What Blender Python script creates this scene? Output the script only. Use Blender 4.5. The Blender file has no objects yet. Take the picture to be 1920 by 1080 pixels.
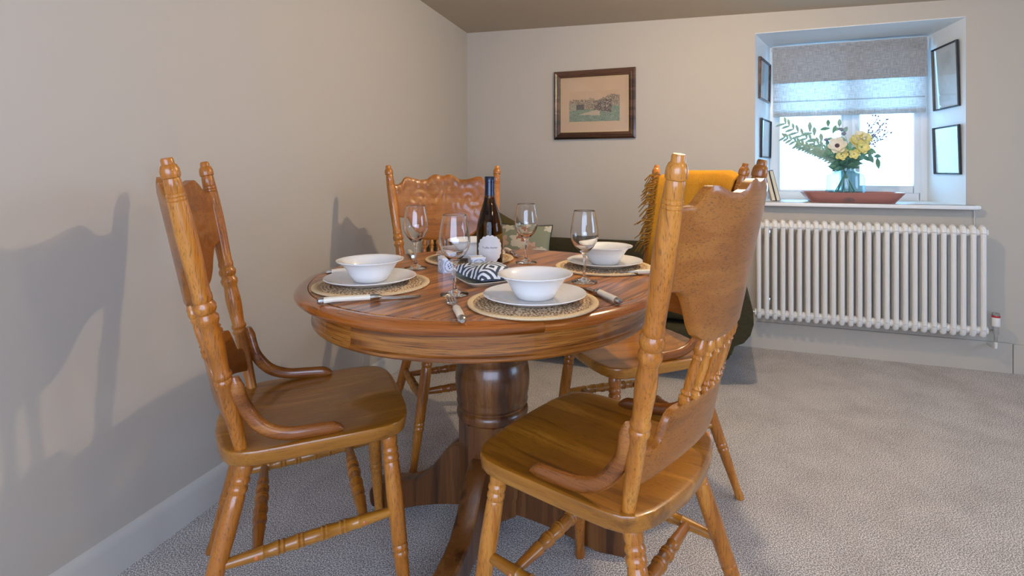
import bpy, bmesh, math, random
from mathutils import Vector, Matrix
random.seed(7)
PI = math.pi
S = bpy.context.scene
COL = S.collection

# ------------------------------------------------------------------ camera, world, lights, exposure
cam_d = bpy.data.cameras.new('camera')
cam = bpy.data.objects.new('camera', cam_d)
COL.objects.link(cam)
cam.location = (0, 0, 1.0685)
cam.rotation_euler = (PI / 2, 0, 0)
cam_d.sensor_width = 36
cam_d.lens = 36 * 987 / 1920
cam_d.shift_x = (960 - 1002) / 1920
cam_d.shift_y = -(540 - 322.4) / 1920
cam_d.clip_start = 0.05
S.camera = cam
S.view_settings.view_transform = 'Standard'
S.view_settings.look = 'None'
S.view_settings.gamma = 1
S.view_settings.use_curve_mapping = False
S.view_settings.exposure = 0.40
S.cycles.max_bounces = 10
S.cycles.transmission_bounces = 10
S.cycles.transparent_max_bounces = 12
S.cycles.sample_clamp_indirect = 8

CORNER = Vector((-.493, 3.863, 0))
EV = Vector((.9439, -.3304, 0))
NV = Vector((.3304, .9439, 0))
WALL_ROT = math.atan2(-.3304, .9439)


def WP(s, t, z=0.0):
    return CORNER + EV * s + NV * t + Vector((0, 0, z))


world = bpy.data.worlds.new('daylight')
S.world = world
world.use_nodes = True
bg = world.node_tree.nodes['Background']
bg.inputs['Color'].default_value = (.30, .62, 1.0, 1)
bg.inputs['Strength'].default_value = 6.5


def lamp(name, kind, loc, energy, color, size=.1, target=None, **kw):
    d = bpy.data.lights.new(name, kind)
    d.energy = energy
    d.color = color
    if kind == 'AREA':
        d.shape = 'RECTANGLE'
        d.size = size[0]
        d.size_y = size[1]
    else:
        d.shadow_soft_size = size
    for k, v in kw.items():
        setattr(d, k, v)
    o = bpy.data.objects.new(name, d)
    COL.objects.link(o)
    o.location = loc
    if target is not None:
        o.rotation_euler = (Vector(target) - Vector(loc)).to_track_quat('-Z', 'Y').to_euler()
    return o


# warm ceiling spotlight whose shadows fall on the left wall
lamp('ceiling_spotlight', 'POINT', (.74, 1.98, 1.89), 30, (1.0, .81, .56), .022)
# a second ceiling spotlight nearer the camera, on the right
lamp('ceiling_spotlight', 'POINT', (1.25, .25, 1.90), 9, (1.0, .82, .58), .03)
# added soft bluish fill panel behind the camera, no window stands there
lamp('rear_fill_light', 'AREA', (-.2, -1.34, 1.25), 66, (.52, .68, 1.0), (2.4, 1.3), (-.3, 2, .8))
# daylight from a side window on the right
lamp('side_window_light', 'AREA', (3.7, .6, 1.25), 26, (.44, .66, 1.0), (1.2, 1.0), (-.6, 1.4, .4))
# daylight pouring through the window in the photograph
pl = lamp('window_portal', 'AREA', WP(2.52, .52, 1.4), 1, (1, 1, 1), (1.0, 1.05), WP(2.52, 0, 1.4))
pl.data.cycles.is_portal = True


# ------------------------------------------------------------------ helpers
def lin(h):
    h = h.lstrip('#')
    r = []
    for i in (0, 2, 4):
        c = int(h[i:i + 2], 16) / 255
        r.append(c / 12.92 if c <= .04045 else ((c + .055) / 1.055) ** 2.4)
    return (r[0], r[1], r[2], 1)


class G:
    """collects faces of ONE mesh"""

    def __init__(self):
        self.v = []
        self.f = []

    def add(self, vs, fs, mat=None):
        b = len(self.v)
        if mat is not None:
            vs = [mat @ Vector(p) for p in vs]
        self.v += [tuple(p) for p in vs]
        self.f += [tuple(b + i for i in f) for f in fs]
        return self

    def lathe(self, prof, n=20, p0=(0, 0, 0), p1=None, phase=0, caps=True):
        """prof: list of (r, h) along the axis starting at p0 towards p1"""
        p0 = Vector(p0)
        d = Vector((0, 0, 1)) if p1 is None else (Vector(p1) - p0).normalized()
        q = Vector((0, 0, 1)).rotation_difference(d).to_matrix()
        vs, fs = [], []
        for r, h in prof:
            for i in range(n):
                a = 2 * PI * i / n + phase
                vs.append(p0 + q @ Vector((r * math.cos(a), r * math.sin(a), h)))
        m = len(prof)
        for j in range(m - 1):
            for i in range(n):
                k = (i + 1) % n
                fs.append((j * n + i, j * n + k, (j + 1) * n + k, (j + 1) * n + i))
        if caps:
            if prof[0][0] > 1e-6:
                fs.append(tuple(reversed(range(n))))
            if prof[-1][0] > 1e-6:
                fs.append(tuple(range((m - 1) * n, m * n)))
        return self.add(vs, fs)

    def tube(self, pts, rad, n=10, up=(0, 0, 1), caps=True):
        """rad: number, or list of (a,b) half widths: a sideways, b along up"""
        pts = [Vector(p) for p in pts]
        m = len(pts)
        up = Vector(up)
        vs, fs = [], []
        for j, p in enumerate(pts):
            t = (pts[min(j + 1, m - 1)] - pts[max(j - 1, 0)]).normalized()
            s = t.cross(up)
            if s.length < 1e-4:
                s = t.cross(Vector((1, .01, 0)))
            s.normalize()
            w = s.cross(t).normalized()
            r = rad[j] if isinstance(rad, (list, tuple)) else rad
            a, b = r if isinstance(r, (list, tuple)) else (r, r)
            for i in range(n):
                an = 2 * PI * i / n
                vs.append(p + s * (a * math.cos(an)) + w * (b * math.sin(an)))
        for j in range(m - 1):
            for i in range(n):
                k = (i + 1) % n
                fs.append((j * n + i, j * n + k, (j + 1) * n + k, (j + 1) * n + i))
        if caps:
            fs.append(tuple(reversed(range(n))))
            fs.append(tuple(range((m - 1) * n, m * n)))
        return self.add(vs, fs)

    def box(self, c, s, bev=0, seg=2, mat=None):
        bm = bmesh.new()
        bmesh.ops.create_cube(bm, size=1)
        for v in bm.verts:
            v.co = Vector((v.co.x * s[0], v.co.y * s[1], v.co.z * s[2]))
        if bev > 0:
            bmesh.ops.bevel(bm, geom=bm.edges[:], offset=bev, segments=seg, profile=.5, affect='EDGES')
        bm.verts.index_update()
        M4 = Matrix.Translation(Vector(c))
        if mat is not None:
            M4 = mat @ M4
        self.add([v.co for v in bm.verts], [tuple(v.index for v in f.verts) for f in bm.faces], M4)
        bm.free()
        return self

    def grid(self, fn, nu, nv, closed_u=False):
        """fn(i,j) -> point"""
        vs = [fn(i, j) for j in range(nv) for i in range(nu)]
        fs = []
        for j in range(nv - 1):
            for i in range(nu if closed_u else nu - 1):
                k = (i + 1) % nu
                fs.append((j * nu + i, j * nu + k, (j + 1) * nu + k, (j + 1) * nu + i))
        return self.add(vs, fs)

    def prism(self, out, z0, z1, mat=None):
        n = len(out)
        vs = [(x, y, z0) for x, y in out] + [(x, y, z1) for x, y in out]
        fs = [tuple(reversed(range(n))), tuple(range(n, 2 * n))]
        for i in range(n):
            k = (i + 1) % n
            fs.append((i, k, n + k, n + i))
        return self.add(vs, fs, mat)

    def obj(self, name, mat, parent=None, ang=35, loc=None, rot=None, recalc=True):
        me = bpy.data.meshes.new(name)
        me.from_pydata(self.v, [], self.f)
        if recalc:
            bm = bmesh.new()
            bm.from_mesh(me)
            bmesh.ops.recalc_face_normals(bm, faces=bm.faces[:])
            bm.to_mesh(me)
            bm.free()
        if ang:
            me.polygons.foreach_set('use_smooth', [True] * len(me.polygons))
            me.set_sharp_from_angle(angle=math.radians(ang))
        for m in (mat if isinstance(mat, (list, tuple)) else [mat]):
            me.materials.append(m)
        o = bpy.data.objects.new(name, me)
        COL.objects.link(o)
        if parent is not None:
            o.parent = parent
        if loc is not None:
            o.location = loc
        if rot is not None:
            o.rotation_euler = rot
        return o


def tag(o, label=None, cat=None, group=None, kind=None):
    if label:
        o['label'] = label
    if cat:
        o['category'] = cat
    if group:
        o['group'] = group
    if kind:
        o['kind'] = kind
    return o


def thing(name, label, cat, loc=(0, 0, 0), rz=0.0, group=None):
    o = bpy.data.objects.new(name, None)
    o.empty_display_size = .05
    COL.objects.link(o)
    o.location = loc
    o.rotation_euler = (0, 0, rz)
    return tag(o, label, cat, group)


def copy_tree(o, loc=None, rz=None, label=None, parent=None):
    c = o.copy()
    COL.objects.link(c)
    if parent is not None:
        c.parent = parent
    for ch in list(o.children):
        copy_tree(ch, parent=c)
    if loc is not None:
        c.location = loc
    if rz is not None:
        c.rotation_euler = (0, 0, rz)
    if label:
        c['label'] = label
    return c


def smooth_path(pts, k=4):
    pts = [Vector(p) for p in pts]
    out = []
    for i in range(len(pts) - 1):
        p0, p1, p2, p3 = pts[max(i - 1, 0)], pts[i], pts[i + 1], pts[min(i + 2, len(pts) - 1)]
        for j in range(k):
            t = j / k
            out.append(.5 * ((2 * p1) + (p2 - p0) * t + (2 * p0 - 5 * p1 + 4 * p2 - p3) * t * t + (3 * p1 - p0 - 3 * p2 + p3) * t ** 3))
    out.append(pts[-1])
    return out


def interp(tab, x):
    if x <= tab[0][0]:
        return tab[0][1]
    for (a, b), (c, d) in zip(tab, tab[1:]):
        if x <= c:
            t = (x - a) / (c - a)
            return b + (d - b) * t
    return tab[-1][1]


# ------------------------------------------------------------------ materials
def mat_new(name):
    m = bpy.data.materials.new(name)
    m.use_nodes = True
    nt = m.node_tree
    return m, nt, nt.nodes['Principled BSDF']


def N(nt, kind, **kw):
    n = nt.nodes.new(kind)
    for k, v in kw.items():
        if k.startswith('i_'):
            n.inputs[k[2:].replace('_', ' ')].default_value = v
        else:
            setattr(n, k, v)
    return n


def ramp(nt, stops):
    r = nt.nodes.new('ShaderNodeValToRGB')
    e = r.color_ramp.elements
    e[0].position, e[0].color = stops[0]
    e[1].position, e[1].color = stops[-1]
    for p, c in stops[1:-1]:
        x = e.new(p)
        x.color = c
    return r


def plain(name, col, rough=.5, metal=0, coat=0, bump=0, bscale=200, var=0, spec=.5):
    m, nt, b = mat_new(name)
    c = lin(col)
    b.inputs['Base Color'].default_value = c
    b.inputs['Roughness'].default_value = rough
    b.inputs['Metallic'].default_value = metal
    b.inputs['Coat Weight'].default_value = coat
    b.inputs['Coat Roughness'].default_value = .08
    b.inputs['Specular IOR Level'].default_value = spec
    tc = N(nt, 'ShaderNodeTexCoord')
    if bump or var:
        no = N(nt, 'ShaderNodeTexNoise')
        no.inputs['Scale'].default_value = bscale
        no.inputs['Detail'].default_value = 4
        nt.links.new(tc.outputs['Object'], no.inputs['Vector'])
        if bump:
            bp = N(nt, 'ShaderNodeBump')
            bp.inputs['Strength'].default_value = bump
            bp.inputs['Distance'].default_value = .002
            nt.links.new(no.outputs['Fac'], bp.inputs['Height'])
            nt.links.new(bp.outputs['Normal'], b.inputs['Normal'])
        if var:
            k0, k1 = 1 - var, 1 + var
            r = ramp(nt, [(.3, tuple(x * k0 for x in c[:3]) + (1,)), (.7, tuple(min(1, x * k1) for x in c[:3]) + (1,))])
            nt.links.new(no.outputs['Fac'], r.inputs['Fac'])
            nt.links.new(r.outputs['Color'], b.inputs['Base Color'])
    return m


def wood(name, axis, dark, mid, light, rough=.28, coat=.5, scale=1.0, pores=.5, spread=1.0, band=.3, radial=False):
    """oak-like grain running along one object axis"""
    m, nt, b = mat_new(name)
    tc = N(nt, 'ShaderNodeTexCoord')
    oi = N(nt, 'ShaderNodeObjectInfo')
    off = N(nt, 'ShaderNodeVectorMath', operation='SCALE')
    off.inputs[0].default_value = (3.1, 5.7, 2.3)
    nt.links.new(oi.outputs['Random'], off.inputs['Scale'])
    ad = N(nt, 'ShaderNodeVectorMath', operation='ADD')
    if radial:   # grain follows the rim of a round table
        sp = N(nt, 'ShaderNodeSeparateXYZ')
        nt.links.new(tc.outputs['Object'], sp.inputs[0])
        at = N(nt, 'ShaderNodeMath', operation='ARCTAN2')
        nt.links.new(sp.outputs['Y'], at.inputs[0])
        nt.links.new(sp.outputs['X'], at.inputs[1])
        hy = N(nt, 'ShaderNodeVectorMath', operation='LENGTH')
        nt.links.new(tc.outputs['Object'], hy.inputs[0])
        ml = N(nt, 'ShaderNodeMath', operation='MULTIPLY')
        ml.inputs[1].default_value = .5
        nt.links.new(at.outputs[0], ml.inputs[0])
        cb = N(nt, 'ShaderNodeCombineXYZ')
        nt.links.new(ml.outputs[0], cb.inputs['X'])
        nt.links.new(hy.outputs['Value'], cb.inputs['Y'])
        nt.links.new(sp.outputs['Z'], cb.inputs['Z'])
        nt.links.new(cb.outputs[0], ad.inputs[0])
    else:
        nt.links.new(tc.outputs['Object'], ad.inputs[0])
    nt.links.new(off.outputs['Vector'], ad.inputs[1])

    def mapped(along, across):
        mp = N(nt, 'ShaderNodeMapping')
        s = [across * scale] * 3
        s[axis] = along * scale
        mp.inputs['Scale'].default_value = s
        nt.links.new(ad.outputs['Vector'], mp.inputs['Vector'])
        return mp
    m1 = mapped(.7, 11)
    n1 = N(nt, 'ShaderNodeTexNoise')
    n1.inputs['Scale'].default_value = 1.6
    n1.inputs['Detail'].default_value = 3
    n1.inputs['Distortion'].default_value = .25
    nt.links.new(m1.outputs['Vector'], n1.inputs['Vector'])
    # growth bands
    mul = N(nt, 'ShaderNodeMath', operation='MULTIPLY')
    mul.inputs[1].default_value = 34
    nt.links.new(n1.outputs['Fac'], mul.inputs[0])
    sn = N(nt, 'ShaderNodeMath', operation='SINE')
    nt.links.new(mul.outputs[0], sn.inputs[0])
    m2 = mapped(9, 420)
    n2 = N(nt, 'ShaderNodeTexNoise')
    n2.inputs['Scale'].default_value = 1.3
    n2.inputs['Detail'].default_value = 3
    nt.links.new(m2.outputs['Vector'], n2.inputs['Vector'])
    mix = N(nt, 'ShaderNodeMath', operation='MULTIPLY_ADD')
    mix.inputs[1].default_value = .085 * band * 2
    nt.links.new(sn.outputs[0], mix.inputs[0])
    nt.links.new(n1.outputs['Fac'], mix.inputs[2])
    r = ramp(nt, [(.5 - .22 * spread, lin(dark)), (.5, lin(mid)), (.5 + .22 * spread, lin(light))])
    nt.links.new(mix.outputs[0], r.inputs['Fac'])
    rp = ramp(nt, [(.34, (1 - pores, 1 - pores, 1 - pores, 1)), (.47, (1, 1, 1, 1))])
    nt.links.new(n2.outputs['Fac'], rp.inputs['Fac'])
    mc = N(nt, 'ShaderNodeMix', data_type='RGBA', blend_type='MULTIPLY')
    mc.inputs['Factor'].default_value = 1
    nt.links.new(r.outputs['Color'], mc.inputs['A'])
    nt.links.new(rp.outputs['Color'], mc.inputs['B'])
    nt.links.new(mc.outputs['Result'], b.inputs['Base Color'])
    b.inputs['Roughness'].default_value = rough
    b.inputs['Coat Weight'].default_value = coat
    b.inputs['Coat Roughness'].default_value = .12
    bp = N(nt, 'ShaderNodeBump')
    bp.inputs['Strength'].default_value = .12
    bp.inputs['Distance'].default_value = .001
    nt.links.new(n2.outputs['Fac'], bp.inputs['Height'])
    nt.links.new(bp.outputs['Normal'], b.inputs['Normal'])
    return m


OAK = ('#8c4e0e', '#b46a1c', '#ca8432')
oak_z = wood('oak_upright', 2, *OAK, rough=.32, coat=.45)
oak_x = wood('oak_lengthwise', 0, '#7c4a0e', '#a66818', '#c08028', rough=.36, coat=.5, pores=.35)
oak_y = wood('oak_crosswise', 1, '#7a450c', '#9c5a16', '#b07028', rough=.36, coat=.4, pores=.45, spread=1.5)
arm_m = wood('bentwood', 0, '#643410', '#945420', '#b06e2e', rough=.3, coat=.5)
tab_top = wood('red_oak_top', 0, '#6e3a10', '#aa6220', '#c47e34', rough=.3, coat=.45, pores=.65, band=1.2)
tab_rim = wood('red_oak_rim', 0, '#71380f', '#a65c22', '#c07a34', rough=.2, coat=.8, pores=.45, radial=True)
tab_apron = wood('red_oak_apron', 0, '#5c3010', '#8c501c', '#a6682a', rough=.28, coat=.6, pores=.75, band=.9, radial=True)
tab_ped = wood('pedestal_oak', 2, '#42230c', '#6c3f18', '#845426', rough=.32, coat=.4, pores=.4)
groove_m = plain('dark_groove', '#4a240c', .5)

wall_m = plain('warm_grey_wall_paint', '#bcb2a4', .75, bump=.12, bscale=60, spec=.2)
ceil_m = plain('ceiling_paint', '#b9aa95', .8, spec=.2)
white_wall = plain('white_reveal_paint', '#e4e6e6', .6, bump=.1, bscale=50, spec=.3)
sill_m = plain('white_sill_gloss', '#e8e6e2', .35)
upvc = plain('white_plastic_frame', '#e6e8ea', .3)
rad_m = plain('white_enamel', '#e2ded6', .35)
ceramic = plain('white_glazed_ceramic', '#e9e6e2', .12, coat=.5)
cream_cer = plain('cream_ceramic', '#e0d8c4', .2, coat=.4)
steel = plain('polished_steel', '#c9c9c9', .16, metal=1)
ivory = plain('ivory_handle', '#e6dcc8', .3, coat=.3)
chrome = plain('chrome', '#d8d8d8', .1, metal=1)
red_m = plain('red_plastic', '#b3202c', .4)
dark_m = plain('dark_recess', '#201a16', .8)
frame_brown = wood('dark_brown_frame', 0, '#2a1a10', '#4a2f20', '#6a4a38', rough=.35, coat=.4)
frame_black = plain('black_frame', '#23282e', .35)
gilt = plain('gilt_fillet', '#c8ad80', .35, metal=.3)
mat_board = plain('aged_mount_paper', '#c9aa8a', .8, var=.04, bscale=6)
paper_w = plain('pale_print_paper', '#d9dde0', .7, var=.06, bscale=14)
navy_foil = plain('navy_foil', '#0a1c34', .3, metal=.4, coat=.4)
label_m = plain('cream_label_paper', '#d6d2cf', .6)
ink = plain('grey_ink', '#4c4958', .6)
olive = plain('olive_velvet', '#3a3522', .85, bump=.2, bscale=90, var=.15, spec=.2)
olive_cush = plain('olive_linen', '#5a5032', .85, bump=.2, bscale=200, var=.12, spec=.2)
piping_m = plain('black_piping', '#151411', .7)
mustard = plain('mustard_wool', '#c98a26', .9, bump=.5, bscale=320, var=.14, spec=.15)
fringe_m = plain('mustard_fringe', '#a8762a', .9, spec=.15)
copper = plain('terracotta_metal', '#b4786c', .38, metal=.25, coat=.2, var=.06, bscale=10)
petal_w = plain('cream_petals', '#ece6d2', .6)
petal_y = plain('yellow_petals', '#e2d98c', .6, var=.12, bscale=40)
centre_m = plain('dark_flower_centre', '#4a3a48', .7)
leaf_m = plain('grey_green_leaves', '#8fae9c', .55, var=.2, bscale=40)
leaf_d = plain('deep_green_leaves', '#6f9c80', .55, var=.2, bscale=40)
bud_m = plain('mauve_buds', '#8c8698', .7)
stem_m = plain('green_stems', '#7b967e', .6)
book_a = plain('cream_book_cloth', '#b99f86', .7)
book_b = plain('slate_book_cloth', '#5d6c72', .7)
pages_m = plain('book_pages', '#d9cfb6', .8)
cable_m = plain('white_cable', '#d8d4cc', .5)
plug_m = plain('orange_dowel', '#c06a34', .35, coat=.4)


def glass_mat(name, col=(1, 1, 1, 1), rough=0, ior=1.45):
    m, nt, b = mat_new(name)
    b.inputs['Base Color'].default_value = col
    b.inputs['Transmission Weight'].default_value = 1
    b.inputs['Roughness'].default_value = rough
    b.inputs['IOR'].default_value = ior
    return m


def thin_glass(name, col, refl=.12):
    """thin clear sheet: light goes straight through, with a sheen"""
    m, nt, b = mat_new(name)
    nt.nodes.remove(b)
    out = nt.nodes['Material Output']
    tr = N(nt, 'ShaderNodeBsdfTransparent')
    tr.inputs['Color'].default_value = col
    gl = N(nt, 'ShaderNodeBsdfGlossy')
    gl.inputs['Roughness'].default_value = .02
    fr = N(nt, 'ShaderNodeFresnel')
    fr.inputs['IOR'].default_value = 1.45
    mx = N(nt, 'ShaderNodeMixShader')
    ge = N(nt, 'ShaderNodeNewGeometry')
    io = N(nt, 'ShaderNodeMath', operation='MULTIPLY_ADD')
    io.inputs[1].default_value = 1 / 1.45 - 1.45
    io.inputs[2].default_value = 1.45
    nt.links.new(ge.outputs['Backfacing'], io.inputs[0])
    nt.links.new(io.outputs[0], fr.inputs['IOR'])
    nt.links.new(fr.outputs['Fac'], mx.inputs['Fac'])
    nt.links.new(tr.outputs['BSDF'], mx.inputs[1])
    nt.links.new(gl.outputs['BSDF'], mx.inputs[2])
    nt.links.new(mx.outputs['Shader'], out.inputs['Surface'])
    return m


wine_glass_m = glass_mat('clear_glass')
bottle_m = glass_mat('dark_amber_glass', (.16, .085, .012, 1), 0, 1.35)
pane_m = thin_glass('window_glass', (.97, .99, 1, 1))
vase_m = thin_glass('pale_blue_vase_glass', (.82, .93, .95, 1))
picture_glass = thin_glass('picture_glass', (.98, .98, .98, 1))


def carpet():
    m, nt, b = mat_new('grey_beige_carpet')
    tc = N(nt, 'ShaderNodeTexCoord')
    n1 = N(nt, 'ShaderNodeTexNoise')
    n1.inputs['Scale'].default_value = 300
    n1.inputs['Detail'].default_value = 1
    n2 = N(nt, 'ShaderNodeTexNoise')
    n2.inputs['Scale'].default_value = 5
    n2.inputs['Detail'].default_value = 5
    n2.inputs['Roughness'].default_value = .65
    for n in (n1, n2):
        nt.links.new(tc.outputs['Object'], n.inputs['Vector'])
    r = ramp(nt, [(.34, lin('#6c6661')), (.5, lin('#b3aba4')), (.66, lin('#f4efea'))])
    nt.links.new(n1.outputs['Fac'], r.inputs['Fac'])
    r2 = ramp(nt, [(.35, (.84, .83, .83, 1)), (.6, (1, 1, 1, 1))])
    nt.links.new(n2.outputs['Fac'], r2.inputs['Fac'])
    mc = N(nt, 'ShaderNodeMix', data_type='RGBA', blend_type='MULTIPLY')
    mc.inputs['Factor'].default_value = 1
    nt.links.new(r.outputs['Color'], mc.inputs['A'])
    nt.links.new(r2.outputs['Color'], mc.inputs['B'])
    nt.links.new(mc.outputs['Result'], b.inputs['Base Color'])
    b.inputs['Roughness'].default_value = .95
    b.inputs['Specular IOR Level'].default_value = .1
    bp = N(nt, 'ShaderNodeBump')
    bp.inputs['Strength'].default_value = .12
    bp.inputs['Distance'].default_value = .002
    nt.links.new(n1.outputs['Fac'], bp.inputs['Height'])
    nt.links.new(bp.outputs['Normal'], b.inputs['Normal'])
    return m


carpet_m = carpet()


def weave():
    m, nt, b = mat_new('woven_jute')
    tc = N(nt, 'ShaderNodeTexCoord')
    n1 = N(nt, 'ShaderNodeTexNoise')
    n1.inputs['Scale'].default_value = 190
    n1.inputs['Detail'].default_value = 2
    nt.links.new(tc.outputs['Object'], n1.inputs['Vector'])
    r = ramp(nt, [(.38, lin('#76543a')), (.5, lin('#bb9a72')), (.62, lin('#e0c8a4'))])
    nt.links.new(n1.outputs['Fac'], r.inputs['Fac'])
    nt.links.new(r.outputs['Color'], b.inputs['Base Color'])
    b.inputs['Roughness'].default_value = .9
    bp = N(nt, 'ShaderNodeBump')
    bp.inputs['Strength'].default_value = .6
    bp.inputs['Distance'].default_value = .003
    nt.links.new(n1.outputs['Fac'], bp.inputs['Height'])
    nt.links.new(bp.outputs['Normal'], b.inputs['Normal'])
    return m


weave_m = weave()
mat_rim_m = plain('pale_jute_rim', '#d9bd92', .9, bump=.6, bscale=260, var=.12)


def linen():
    m, nt, b = mat_new('grey_linen_blind')
    tc = N(nt, 'ShaderNodeTexCoord')
    outs = []
    for sc in ((14, 1, 220), (220, 1, 14)):
        mp = N(nt, 'ShaderNodeMapping')
        mp.inputs['Scale'].default_value = sc
        nt.links.new(tc.outputs['Object'], mp.inputs['Vector'])
        no = N(nt, 'ShaderNodeTexNoise')
        no.inputs['Scale'].default_value = 1.5
        no.inputs['Detail'].default_value = 3
        nt.links.new(mp.outputs['Vector'], no.inputs['Vector'])
        outs.append(no)
    ad = N(nt, 'ShaderNodeMath', operation='ADD')
    nt.links.new(outs[0].outputs['Fac'], ad.inputs[0])
    nt.links.new(outs[1].outputs['Fac'], ad.inputs[1])
    r = ramp(nt, [(.38, lin('#aaa7a6')), (.62, lin('#dedad6'))])
    hf = N(nt, 'ShaderNodeMath', operation='MULTIPLY')
    hf.inputs[1].default_value = .5
    nt.links.new(ad.outputs[0], hf.inputs[0])
    nt.links.new(hf.outputs[0], r.inputs['Fac'])
    nt.links.new(r.outputs['Color'], b.inputs['Base Color'])
    b.inputs['Roughness'].default_value = .9
    b.inputs['Specular IOR Level'].default_value = .1
    tl = N(nt, 'ShaderNodeBsdfTranslucent')
    nt.links.new(r.outputs['Color'], tl.inputs['Color'])
    mx = N(nt, 'ShaderNodeMixShader')
    mx.inputs['Fac'].default_value = .5
    nt.links.new(b.outputs['BSDF'], mx.inputs[1])
    nt.links.new(tl.outputs['BSDF'], mx.inputs[2])
    nt.links.new(mx.outputs['Shader'], nt.nodes['Material Output'].inputs['Surface'])
    return m


linen_m = linen()


def attr_mat(name, rough=.8, coat=0):
    m, nt, b = mat_new(name)
    a = N(nt, 'ShaderNodeVertexColor')
    a.layer_name = 'print'
    nt.links.new(a.outputs['Color'], b.inputs['Base Color'])
    b.inputs['Roughness'].default_value = rough
    b.inputs['Coat Weight'].default_value = coat
    return m


print_m = attr_mat('printed_paper', .7)
napkin_m = attr_mat('patterned_cotton', .9)
delft_m = attr_mat('painted_tile_glaze', .15, .5)
floral_m = attr_mat('floral_cotton', .9)


def colour_faces(o, fn):
    """flat print: fn(face centre) -> hex or rgb"""
    me = o.data
    ca = me.color_attributes.new('print', 'FLOAT_COLOR', 'CORNER')
    for p in me.polygons:
        c = fn(p.center)
        if isinstance(c, str):
            c = lin(c)
        for li in p.loop_indices:
            ca.data[li].color = c


# ------------------------------------------------------------------ room shell
g = G()
g.box((.6, .6, -.05), (7, 7.4, .1))
tag(g.obj('floor', carpet_m), kind='structure')


def ceil_z(x, y):
    return 2.087 - .025 * (x + .49) + .004 * (y - 3.863)


g = G()
q = [(-2.8, -2.9), (4.3, -2.9), (4.3, 4.4), (-2.8, 4.4)]
g.add([(x, y, ceil_z(x, y)) for x, y in q] + [(x, y, ceil_z(x, y) + .1) for x, y in q],
      [(3, 2, 1, 0), (4, 5, 6, 7), (0, 1, 5, 4), (1, 2, 6, 5), (2, 3, 7, 6), (3, 0, 4, 7)])
tag(g.obj('ceiling', ceil_m, ang=0), kind='structure')

DW = Vector((-.246, -.969, 0))
NL = Vector((-.969, .246, 0))


def LP(a, t, z=0.0):
    return CORNER + DW * a + NL * t + Vector((0, 0, z))


def slab(fn, s0, s1, t0, t1, z0, z1, g):
    g.add([fn(s, t, z) for z in (z0, z1) for s, t in ((s0, t0), (s1, t0), (s1, t1), (s0, t1))],
          [(3, 2, 1, 0), (4, 5, 6, 7), (0, 1, 5, 4), (1, 2, 6, 5), (2, 3, 7, 6), (3, 0, 4, 7)])
    return g


tag(slab(LP, -.3, 6.7, 0, .2, -.02, 2.3, G()).obj('wall_left', wall_m, ang=0), kind='structure')
g = G()
slab(WP, -.02, 1.952, 0, .5, -.02, 2.3, g)
slab(WP, 3.012, 4.75, 0, .5, -.02, 2.3, g)
slab(WP, 1.952, 3.012, 0, .5, 1.913, 2.3, g)
slab(WP, 1.952, 3.012, 0, .5, -.02, .866, g)
tag(g.obj('wall_back', wall_m, ang=0), kind='structure')
g = G()
g.box((4.02, .0, 1.14), (.2, 5.4, 2.32))
tag(g.obj('wall_right', wall_m, ang=0), kind='structure')
g = G()
g.box((.9, -1.55, 1.14), (6.4, .2, 2.32))
tag(g.obj('wall_rear', wall_m, ang=0), kind='structure')

# baseboards
g = G()
prof = [(0, 0), (-.016, 0), (-.016, .082), (-.013, .096), (-.006, .105), (0, .108)]
for a in (0, 6.5):
    g.v += [tuple(LP(a, t, z)) for t, z in prof]
n = len(prof)
for i in range(n - 1):
    g.f.append((i, i + 1, n + i + 1, n + i))
tag(g.obj('baseboard_left', plain('pale_skirting_paint', '#c4beb4', .5)), kind='structure')
g = G()
slab(WP, .0, 3.211, -.014, 0, 0, .158, g)
slab(WP, 3.216, 4.7, -.012, 0, 0, .154, g)
tag(g.obj('baseboard_back', wall_m, ang=0), kind='structure')

# window recess
ZS = .888
g = G()
g.add([WP(s, t, z) for z in (.87, 1.915) for s, t in ((1.952, -.001), (2.075, .45), (1.95, .45))],
      [(0, 1, 4, 3), (1, 2, 5, 4), (2, 0, 3, 5), (2, 1, 0), (3, 4, 5)])
g.add([WP(s, t, z) for z in (.87, 1.915) for s, t in ((3.012, -.001), (2.965, .45), (3.014, .45))],
      [(0, 1, 4, 3), (1, 2, 5, 4), (2, 0, 3, 5), (2, 1, 0), (3, 4, 5)])
slab(WP, 1.952, 3.012, -.001, .45, 1.9125, 1.916, g)
tag(g.obj('trim_1', white_wall, ang=0), kind='structure')

win = thing('window_1', None, None, WP(2.52, .42, ZS), WALL_ROT)
tag(win, kind='structure')
# local x along wall, y outwards


def frame_part(name, x0, x1, z0, z1, w, d, y=0.0, bev=.004, parent=None, m=None, ws=None):
    ws = ws or (w, w, w, w)   # left right bottom top
    g = G()
    g.box((x0 + ws[0] / 2, y, (z0 + z1) / 2), (ws[0], d, z1 - z0), bev)
    g.box((x1 - ws[1] / 2, y, (z0 + z1) / 2), (ws[1], d, z1 - z0), bev)
    g.box(((x0 + x1) / 2, y, z0 + ws[2] / 2), (x1 - x0 - ws[0] - ws[1] + .002, d, ws[2]), bev)
    g.box(((x0 + x1) / 2, y, z1 - ws[3] / 2), (x1 - x0 - ws[0] - ws[1] + .002, d, ws[3]), bev)
    return g.obj(name, m or upvc, parent)


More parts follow.
